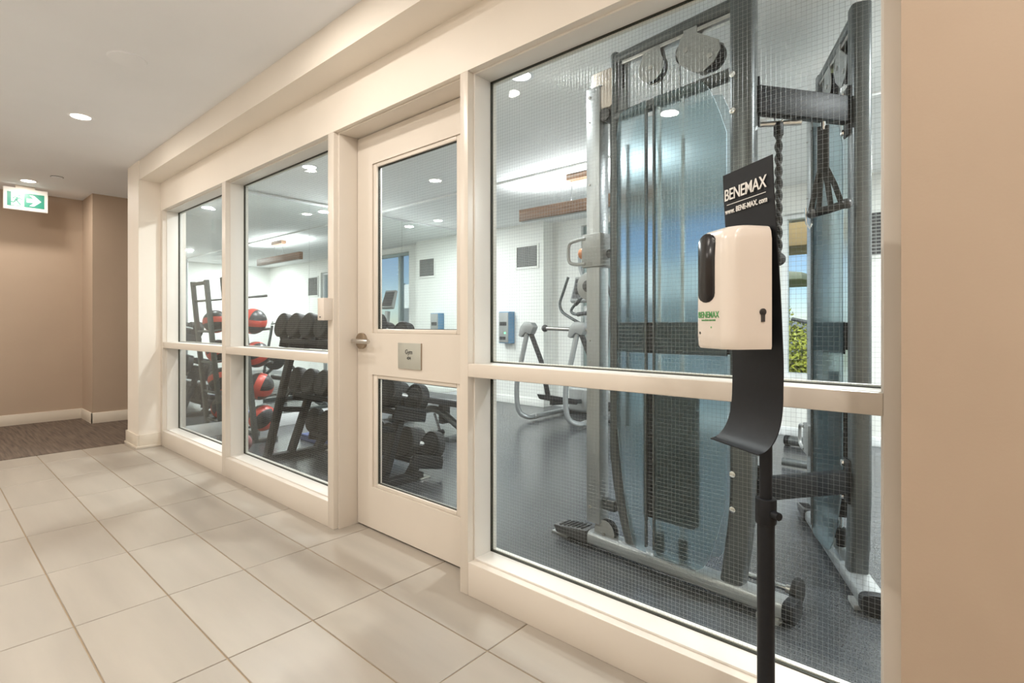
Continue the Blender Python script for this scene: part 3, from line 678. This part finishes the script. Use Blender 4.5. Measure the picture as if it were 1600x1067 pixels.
MB().tube([(-.045, -.02, -.012), (.02, -.01, 0), (.10, 0, .02)], .020, 14).build('hand_grip', M_rub, t, bevel=.003)
for p_ in ((-.045, -.02, -.012), (.10, 0, .02)): MB().sphere(p_, .025, 14, 8).build('grip_end', M_dark, t)
MB().tube([(-.075, -.02, .02), (-.07, -.02, -.06), (-.055, -.02, -.085), (-.045, -.02, -.06)], .005, 8).build('snap_hook', M_chrome, t)
# bar with disc end on the floor
t = thing('floor_bar', 'short steel bar with round black disc end lying behind the cable tower', 'bar', (-.505, .78, 0))
MB().cyl((-.235, .03, .052), (-.01, .0, .052), .011, 14).build('bar', M_chrome, t)
MB().cyl((-.018, .001, .052), (.006, -.002, .052), .052, 28).build('disc', M_rub, t, bevel=.005)
MB().cyl((-.045, .004, .052), (-.018, .001, .052), .016, 14).build('collar', M_steel, t)
MB().cyl((-.255, .033, .052), (-.228, .029, .052), .052, 28).build('disc', M_rub, t, bevel=.005)

# ------------------------------------------------------------------ pendant lamp
t = thing('pendant_lamp', 'long walnut linear pendant lamp hanging in the gym', 'pendant lamp', (-2.575, 2.45, 2.42))
bar = MB().box(-.745, .745, -.03, .03, -.347, -.235).build('wood_bar', M_wood, t, bevel=.002)
MB().box(-.735, .735, -.022, .022, -.3485, -.3465).build('diffuser', M_lgrey, bar)
MB().box(-.18, .18, -.04, .04, -.052, 0).build('canopy', M_wood, t, bevel=.002)
l = bpy.data.lights.new('pendant_light', 'AREA'); l.shape = 'RECTANGLE'; l.size = 1.44; l.size_y = .04; l.energy = P_PEND; l.color = COOL
lo = bpy.data.objects.new('pendant_light', l); C.objects.link(lo); lo.parent = t; lo.location = (0, 0, -.228); lo.rotation_euler = (PI, 0, 0)
MB().box(-.72, .72, -.02, .02, -.236, -.233).build('led_strip', M_ledw, bar)
for x in (-.15, .15): MB().tube([(x, 0, -.04), (x+.004, 0, -.12), (x-.003, 0, -.18), (x, 0, -.226)], .0022, 6).build('cord', M_dark, t)

# ------------------------------------------------------------------ wall fittings in the gym
def vent(x0, x1, z0, z1, y, label):
    t = thing('air_vent', label, 'air vent', ((x0+x1)/2, y, z0), 0, 'air vents'); a = (x1-x0)/2; h = z1-z0; f = .028
    MB().box(-a, -a+f, -.012, 0, 0, h).box(a-f, a, -.012, 0, 0, h).box(-a+f, a-f, -.012, 0, 0, f).box(-a+f, a-f, -.012, 0, h-f, h).build('frame', M_gwall, t, bevel=.002)
    MB().box(-a+f, a-f, -.002, 0, f, h-f).build('backing', M_dark, t)
    n = 12
    sm = MB().add([(-a+f, -.010, 0), (a-f, -.010, 0), (a-f, -.003, .008), (-a+f, -.003, .008), (-a+f, -.010, .003), (a-f, -.010, .003), (a-f, -.003, .011), (-a+f, -.003, .011)],
        [(0,1,2,3),(4,7,6,5),(0,4,5,1),(2,6,7,3)]).mesh('slat', M_lgrey, smooth=False)
    for i in range(n):
        o = bpy.data.objects.new('slat', sm); C.objects.link(o); o.parent = t; o.location = (0, 0, f+(h-2*f)*i/n)
    for i in range(9): MB().box(-a+f+(2*a-2*f)*(i+1)/10-.002, -a+f+(2*a-2*f)*(i+1)/10+.002, -.009, -.003, f, h-f).build('divider', M_lgrey, t, smooth=False)
vent(-4.69, -4.28, 1.815, 2.14, 3.95, 'square grey louvred air vent above the blue wall unit')
vent(-.72, -.28, 1.66, 2.09, 4.15, 'square louvred air vent on the wall right of the garden window')
t = thing('wall_control_unit', 'grey and blue wall control unit with small green light', 'control box', (-4.82, 3.95, .82))
MB().box(-.075, .115, -.115, 0, 0, .43).build('blue_housing', M_blue, t, bevel=.006)
MB().box(-.065, .105, -.125, -.114, .012, .418).build('face', M_lgrey, t, bevel=.004)
MB().box(-.045, .075, -.129, -.124, .24, .29).build('display', M_dark, t); MB().box(-.045, .06, -.129, -.124, .05, .09).build('display', M_dark, t)
MB().cyl((.05, -.124, .14), (.05, -.130, .14), .012, 12).build('indicator', M_led, t)

# ------------------------------------------------------------------ medicine ball rack and balls
BX = -5.118
t = thing('ball_rack', 'grey tiered medicine ball rack beside the wall mirror', 'ball rack', (BX, .58, 0))
M_rk = mat('rack_grey', (.085, .09, .085), .5, noise=(60, .08))
def ly(z): return .605-.14*z/1.52-.58
for sx in (-.192, .192):
    MB().sqtube([(sx, ly(0), 0), (sx, ly(1.52), 1.52)], .030, .018, (0, 1, 0)).build('upright', M_rk, t, bevel=.003)
    MB().box(sx-.025, sx+.025, -.16, .22, 0, .03).build('foot', M_rk, t, bevel=.003)
MB().box(-.185, .185, ly(1.49)-.012, ly(1.49)+.012, 1.475, 1.51).build('crossbar', M_rk, t, bevel=.002)
trays = (1.316, 1.005, .69, .38, .085)
for z in trays:
    y0 = ly(z)
    for sx in (-.1, .1):
        MB().tube([(sx, y0+.0, z), (sx, y0+.25, z+.03)], .010, 10).build('tray_rod', M_rk, t)
    MB().tube([(-.185, y0, z), (.185, y0, z)], .012, 10).build('tray_bar', M_rk, t)
    MB().tube([(-.12, y0+.25, z+.03), (.12, y0+.25, z+.03)], .012, 10).build('tray_lip', M_rk, t)
def ball(x, y, z, r, label, rot):
    o = MB().sphere((0, 0, 0), .12, 32, 20).build('medicine_ball', M_ball, None, loc=(x, y, z), angle=80); o.scale = (r/.12,)*3; o.rotation_euler = rot
    tag(o, label, 'ball', 'medicine balls')
for z, r, lb, rot in ((1.005, .120, 'red and black medicine ball on the upper tray of the rack', (.1, .2, .6)), (.69, .122, 'red and black medicine ball on the second tray from the top of the rack', (.6, .2, .2)),
                     (.38, .128, 'red and black medicine ball with wide red stripe on the third tray of the rack', (.4, .35, 1.0)), (.085, .125, 'red and black medicine ball on the lowest tray of the rack', (1.0, .5, .3))):
    ball(BX+.06, .58+ly(z)+.125, z+.017+math.sqrt(r*r-.1**2)+.012+.006, r, lb, rot)
ball(-4.62, .36, .082, .082, 'small pink and grey ball on the floor beside the dumbbell rack', (.3, .2, .1))
bpy.data.objects['medicine_ball.004'].data.materials.clear(); 
bpy.data.objects['medicine_ball.004'].data.materials.append(mat('pink_ball', (.42, .14, .15), .4, noise=(5, .5)))

# ------------------------------------------------------------------ dumbbell rack
RX0, RX1 = -4.19, -2.93
t = thing('dumbbell_rack', 'black three tier dumbbell rack standing behind the glazed wall', 'dumbbell rack', ((RX0+RX1)/2, .62, 0))
rx = (RX1-RX0)/2; yy = .62
tiers = ((.545, .945, .735, .895), (.655, .50, .86, .445), (.795, .150, 1.015, .090))   # back y,z  front y,z  of each tray
for sx in (-rx, rx):
    MB().sqtube([(sx, .36-yy, .025), (sx, .90-yy, .025)], .035, .022).build('foot_bar', M_black, t, bevel=.004)
    MB().sqtube([(sx-.02*0, .385-yy, .03), (sx, .600-yy, .93)], .036, .022, (0, 1, 0)).build('end_post', M_black, t, bevel=.004)
    MB().sqtube([(sx, .575-yy, .03), (sx, .735-yy, .48)], .036, .022, (0, 1, 0)).build('end_post', M_black, t, bevel=.004)
    MB().sqtube([(sx, .48-yy, .40), (sx, .70-yy, .37)], .022, .02).build('end_brace', M_black, t, bevel=.003)
    MB().sqtube([(sx, .80-yy, .03), (sx, .87-yy, .12)], .036, .022, (0, 1, 0)).build('end_post', M_black, t, bevel=.004)
    MB().box(sx-.05, sx+.05, .86-yy, .95-yy, 0, .012).build('foot_plate', M_steel, t, bevel=.002)
for yb_, zb_, yf, zf in tiers:
    for y, z in ((yb_, zb_), (yf, zf)):
        MB().sqtube([(-rx-.05, y-yy, z), (rx+.05, y-yy, z)], .022, .018).build('tray_rail', M_black, t, bevel=.003)
    for k_ in range(7):
        for dx in (-.075, .075):
            x = -rx+2*rx*k_/6+dx
            MB().sqtube([(x, yb_-yy-.02, zb_+.031), (x, yf-yy+.02, zf+.031)], .009, .015).build('saddle', M_black, t, bevel=.002)
    for sx in (-rx-.06, rx+.06): MB().sqtube([(sx, yb_-yy-.03, zb_-.015), (sx, yf-yy+.03, zf-.015)], .012, .032).build('tray_end', M_black, t, bevel=.003)
# dumbbell: two round rubber heads on a chrome handle, axis along local y
db = thing('dumbbell', 'x', 'dumbbell', (0, 0, 0), 0, 'dumbbells on the three tier rack')
R_ = .094
for sd in (-1, 1):
    pr = [(.001, -.034), (R_*.62, -.034), (R_*.66, -.031), (R_*.80, -.031), (R_*.84, -.034), (R_*.93, -.034), (R_, -.026), (R_, .026), (R_*.93, .034), (.001, .034)]
    MB(lambda x, y, z, sd=sd: (x, sd*.118+sd*z, y)).lathe(pr, n=32).build('head', M_rub, db)
    MB(lambda x, y, z, sd=sd: (x, sd*.118+sd*z, y)).lathe([(.001, .0335), (R_*.4, .0335), (R_*.4, .0365), (.001, .0365)], n=24).build('end_disc', M_rub, db)
MB().cyl((0, -.085, 0), (0, .085, 0), .016, 16).build('handle', M_chrome, db)
first = True
names = ('top', 'middle', 'bottom')
for ti, (yb_, zb_, yf, zf) in enumerate(tiers):
    ang = math.atan2(zf-zb_, yf-yb_); ym_, zm_ = (yb_+yf)/2, (zb_+zf)/2
    for k_ in range(7):
        d = db if first else copy_tree(db); first = False
        sc = 1.0+.06*(1-k_/6) if ti == 0 else 1.08
        d.location = (RX0+(RX1-RX0)*k_/6, ym_-.005, zm_+.026+R_*sc*.93); d.rotation_euler = (ang, 0, 0); d.scale = (sc, 1, sc)
        d['label'] = 'black round head dumbbell resting on the %s tier of the rack' % names[ti]; d['group'] = 'dumbbells on the %s tier' % names[ti]
        if k_ in (0, 6): d['label'] = 'black round head dumbbell at the %s end of the %s tier of the rack' % ('medicine ball' if k_ == 0 else 'gym door', names[ti])

# blue mat on the floor between the racks
t = thing('folded_mat', 'folded dark blue exercise mat on the floor behind the dumbbell rack', 'mat', (-4.52, 1.05, 0))
MB().box(-.22, .22, -.12, .12, 0, .03).box(-.215, .215, -.118, .115, .033, .06).build('mat_layers', M_navy, t, bevel=.008)

# ------------------------------------------------------------------ flat bench
t = thing('weight_bench', 'black padded adjustable weight bench with curved grey frame', 'bench', (-4.15, 2.02, 0))
MB().box(-.20, .60, -.14, .14, .30, .37).build('seat_pad', M_pad, t, bevel=.02, seg=3)
MB().box(-.85, -.24, -.14, .14, .30, .37).build('back_pad', M_pad, t, bevel=.02, seg=3)
MB().tube(bez([(-.66, -.02, .05), (-.35, -.02, .12), (0, -.02, .22), (.15, -.02, .215), (.32, -.02, .15), (.52, -.02, .05)], 6), .035, 14).build('spine_tube', M_grey, t)
MB().sqtube([(-.68, -.30, .025), (-.68, .30, .025)], .03, .025).build('cross_foot', M_grey, t, bevel=.004)
MB().sqtube([(.53, -.26, .025), (.53, .26, .025)], .03, .025).build('cross_foot', M_grey, t, bevel=.004)
MB().tube([(.12, -.06, .19), (.26, -.10, .03)], .012, 10).build('adjuster', M_dark, t)
MB().cyl((.26, -.13, .03), (.26, -.07, .03), .028, 16).build('adjuster_wheel', M_black, t, bevel=.004)
for x in (-.45, .2): MB().box(x-.03, x+.03, -.05, .05, .10, .30).build('pad_support', M_dark, t, bevel=.004)

# ------------------------------------------------------------------ elliptical trainer
t = thing('elliptical_trainer', 'silver and grey elliptical trainer standing at the bright window', 'elliptical', (-3.40, 3.35, 0))
ex, ey = -3.40, 3.35
def L(x, y, z): return (x-ex, y-ey, z)
for px, rx_ in ((-3.80, -3.72), (-3.14, -3.05)):
    path = bez([L(px+.10, 3.0, .98), L(px+.05, 2.97, .70), L(px, 2.95, .45), L(px, 2.95, .22), L(px+.02, 2.98, .10), L(px+.07, 3.06, .05), L(rx_, 3.2, .045), L(rx_, 3.85, .045)], 6)
    MB().tube(path, .028, 12).build('side_tube', M_silver, t)
    MB().cyl(L(rx_, 3.14, .045), L(rx_, 3.20, .045), .034, 14).build('tube_clamp', M_lgrey, t, bevel=.004)
    jc = px+.11
    MB().prism([(-.10, -.07), (-.075, .03), (-.02, .085), (.08, .075), (.115, .03), (.07, -.055), (.0, -.03), (-.06, -.085)], lambda a, b, d: L(jc+a, d, 1.02+b), 2.955, 3.045).build('joint_cover', M_lgrey, t, bevel=.01)
    MB().sqtube([L(jc+.03, 3.02, .98), L(jc+.14, 3.06, .68), L(jc+.19, 3.12, .30)], .024, .016, (0, 1, 0)).build('link_arm', M_dark, t, bevel=.004)
    MB().add([L(jc+.06, 3.12, .25), L(jc+.26, 3.12, .25), L(jc+.30, 3.52, .16), L(jc+.08, 3.52, .16), L(jc+.04, 3.10, .31), L(jc+.28, 3.10, .31), L(jc+.32, 3.54, .22), L(jc+.06, 3.54, .22)],
        [(0,3,2,1),(4,5,6,7),(0,1,5,4),(1,2,6,5),(2,3,7,6),(3,0,4,7)]).build('footplate', M_dark, t, bevel=.012)
    MB().sqtube([L(jc+.17, 3.2, .21), L(jc+.17, 3.85, .16)], .02, .025).build('pedal_rail', M_grey, t, bevel=.003)
MB().cyl(L(-3.46, 3.0, 1.035), L(-2.86, 3.0, 1.02), .022, 14).build('roller_bar', M_steel, t)
MB().sphere(L(-3.45, 3.0, 1.035), .038, 16, 10).build('roller_knob', M_dark, t)
MB().box(*[v for v in (-.30, .38, .42, .58, .03, .33)]).build('drive_housing', M_lgrey, t, bevel=.04, seg=3)
MB().box(-.45, .45, .46, .52, 0, .05).build('front_foot', M_grey, t, bevel=.01)
MB().sqtube([L(-3.40, 3.88, .30), L(-3.50, 3.90, 1.30)], .04, .03, (0, 1, 0)).build('mast', M_lgrey, t, bevel=.006)
cs = MB().add([L(-3.72, 3.84, 1.36), L(-3.38, 3.84, 1.36), L(-3.38, 3.88, 1.33), L(-3.72, 3.88, 1.33), L(-3.70, 3.93, 1.66), L(-3.40, 3.93, 1.66), L(-3.40, 3.97, 1.64), L(-3.70, 3.97, 1.64)],
        [(0,3,2,1),(4,5,6,7),(0,1,5,4),(1,2,6,5),(2,3,7,6),(3,0,4,7)]).build('console', M_lgrey, t, bevel=.012)
MB().add([L(-3.69, 3.836, 1.39), L(-3.41, 3.836, 1.39), L(-3.42, 3.918, 1.63), L(-3.68, 3.918, 1.63)], [(0,1,2,3)]).build('console_screen', M_dark, cs)
for P_ in ([(-3.57, 3.6, 1.63), (-3.64, 3.6, 1.46), (-3.69, 3.6, 1.33), (-3.66, 3.6, 1.23), (-3.55, 3.6, 1.16), (-3.42, 3.62, 1.09)],
           [(-3.10, 3.6, 1.63), (-3.03, 3.6, 1.46), (-2.99, 3.6, 1.33), (-3.01, 3.6, 1.20), (-3.05, 3.6, .8), (-3.1, 3.65, .35)],
           [(-3.31, 3.6, 1.44), (-3.40, 3.6, 1.37), (-3.51, 3.6, 1.27), (-3.52, 3.6, 1.215), (-3.43, 3.6, 1.19), (-3.28, 3.62, 1.21)]):
    MB().tube(bez([L(*p_) for p_ in P_], 5), .017, 10).build('handlebar', M_grey, t)
for a, b in (((-3.41, 3.6, 1.36), (-3.47, 3.6, 1.305)), ((-3.44, 3.6, 1.19), (-3.32, 3.61, 1.205))): MB().cyl(L(*a), L(*b), .024, 12).build('hand_grip', M_dark, t)
MB().tube(bez([L(-3.52, 3.75, 1.88), L(-3.50, 3.75, 1.72), L(-3.44, 3.75, 1.60), L(-3.36, 3.75, 1.52)], 5), .02, 10).build('cable_loop', M_silver, t)
MB().box(-.12, .02, .30, .40, 1.42, 1.56).build('console_pod', M_dark, t, bevel=.02)

# ------------------------------------------------------------------ exercise bike near the garden window
t = thing('exercise_bike', 'dark upright exercise bike in front of the garden window', 'exercise bike', (-.90, 3.45, 0))
MB().cyl((-.36, .24, .045), (.24, .16, .045), .04, 16).build('rear_foot', M_grey, t, bevel=.004)
for sx, yq in ((-.355, .24), (.235, .16)): MB().cyl((sx-.02, yq+.003, .045), (sx+.02, yq-.003, .045), .045, 16).build('foot_cap', M_black, t, bevel=.004)
MB().cyl((-.15, .15, .02), (-.15, .19, .02), .02, 12).build('transport_wheel', M_black, t)
MB().cyl((-.2, -.55, .04), (.2, -.55, .04), .03, 16).build('front_foot', M_grey, t, bevel=.004)
MB().sqtube([(0, .2, .05), (.02, -.1, .42), (.05, -.55, .05)], .03, .03, (1, 0, 0)).build('frame', M_grey, t, bevel=.004)
MB().sqtube([(0, .02, .35), (-.01, .2, 1.04)], .018, .016, (0, 1, 0)).build('seat_post', M_grey, t, bevel=.003)
MB().add([(-.15, .12, 1.06), (.09, .12, 1.06), (.05, .42, 1.06), (-.10, .42, 1.06), (-.17, .10, 1.12), (.11, .10, 1.12), (.02, .44, 1.10), (-.08, .44, 1.10)],
        [(0,3,2,1),(4,5,6,7),(0,1,5,4),(1,2,6,5),(2,3,7,6),(3,0,4,7)]).build('saddle', M_pad, t, bevel=.02, seg=3)
MB().cyl((-.03, -.3, .40), (.03, -.3, .40), .20, 32).build('flywheel', M_dark, t, bevel=.006)
MB().tube([(.04, -.50, .10), (.0, -.35, 1.05)], .025, 12).tube([(-.2, -.25, 1.12), (0, -.36, 1.08), (.2, -.25, 1.12)], .015, 10).build('handlebar', M_grey, t)

# ------------------------------------------------------------------ outdoors
struct('ground_outside', MB().box(-90, 90, 4.6, 160, -6.2, -6.0), M_ground)
t = thing('balcony_slab', 'tan balcony soffit overhanging outside the garden window', 'balcony', (-1, 8, 2.27))
MB().box(-1.75, 1.2, -.6, .6, 0, .44).build('fascia', M_tan, t, bevel=.02)
MB().box(-1.75, 1.2, -.68, .68, .44, .75).build('coping', M_tan2, t, bevel=.02)
for x in (.9,): MB().box(x-.2, x+.2, -.2, .2, -8.27, 0).build('post', M_tan, t)
t = thing('neighbour_roof', 'grey green flat roof eave of a neighbouring building', 'roof', (-6.0, 17, 2.50))
MB().add([(-4, 0, 0), (1.92, 0, 0), (1.92, 4, 0), (-4, 4, 0), (-4, 0, .95), (1.92, 0, .22), (1.92, 4, .22), (-4, 4, .95)], [(0,3,2,1),(4,5,6,7),(0,1,5,4),(1,2,6,5),(2,3,7,6),(3,0,4,7)]).build('eave', M_roof, t, bevel=.03)
MB().box(-4, .6, .8, 4, -8.5, 0).build('wall', M_bldg, t)
t = thing('privacy_screen', 'pale frosted balcony privacy screen outside the tall gym window', 'screen', (-3.6, 5.3, -.1))
for i in range(4): MB().box(-1.5+i*.75+.01, -1.5+(i+1)*.75-.01, -.01, .01, .06, 2.0).build('frosted_panel', M_screen, t)
for i in range(5): MB().box(-1.5+i*.75-.02, -1.5+i*.75+.02, -.025, .025, 0, 2.03).build('post', M_frame_t, t)
struct('floor_balcony', MB().box(-6, -1.9, 4.4, 5.6, -.2, -.1), M_frame_w)
def tree(x, y, zb, h, rad, label, n, seed):
    rnd = random.Random(seed); t = thing('leafy_tree', label, 'tree', (x, y, zb), 0, 'trees outside')
    MB().tube([(0, 0, 0), (.1, .05, h*.35), (0, 0, h*.7)], [.16, .12, .05], 10).build('trunk', M_bark, t)
    for k_ in range(4): a = k_*1.7; MB().tube([(0, 0, h*.4+k_*.2), (rad*.6*math.cos(a), rad*.6*math.sin(a), h*.62+k_*.25)], [.07, .03], 8).build('branch', M_bark, t)
    blobs = [(rnd.uniform(-.55, .55)*rad, rnd.uniform(-.55, .55)*rad, h*.62+rnd.uniform(-.32, .36)*h*.9, rad*rnd.uniform(.35, .55)) for _ in range(14)]
    q = MB()
    for _ in range(n):
        bx_, by_, bz_, br = rnd.choice(blobs); d = Vector((rnd.gauss(0, 1), rnd.gauss(0, 1), rnd.gauss(0, 1))).normalized(); c = Vector((bx_, by_, bz_))+d*br*rnd.uniform(.75, 1.03)
        a = Vector((rnd.gauss(0, 1), rnd.gauss(0, 1), rnd.gauss(0, 1))).normalized(); b = a.cross(d+Vector((.01, 0, 0))).normalized(); s = rnd.uniform(.05, .10)
        q.add([tuple(c-a*s), tuple(c-b*s*.5), tuple(c+a*s), tuple(c+b*s*.5)], [(0,1,2,3)])
    o = q.build('foliage', M_leaf, t, smooth=False); o['kind'] = 'stuff'
tree(-4.6, 17.0, -6.0, 7.6, 2.4, 'bright yellow green tree crown outside the garden window', 18000, 3)
tree(-1.2, 12.0, -6.0, 5.6, 1.9, 'lower green tree crown beside the garden window view', 7000, 4)
tree(-9.0, 27.0, -6.0, 6.0, 2.6, 'paler tree standing behind the others outside', 6000, 5)
t = thing('distant_block', 'hazy blue grey building block on the horizon outside', 'building', (-14, 95, -6))
MB().box(-12, 4.0, 0, 8, 0, 7.4).build('wall', M_bldg, t); MB().box(1.6, 2.9, 0, 4, 7.4, 9.2).build('tower', M_bldg, t)
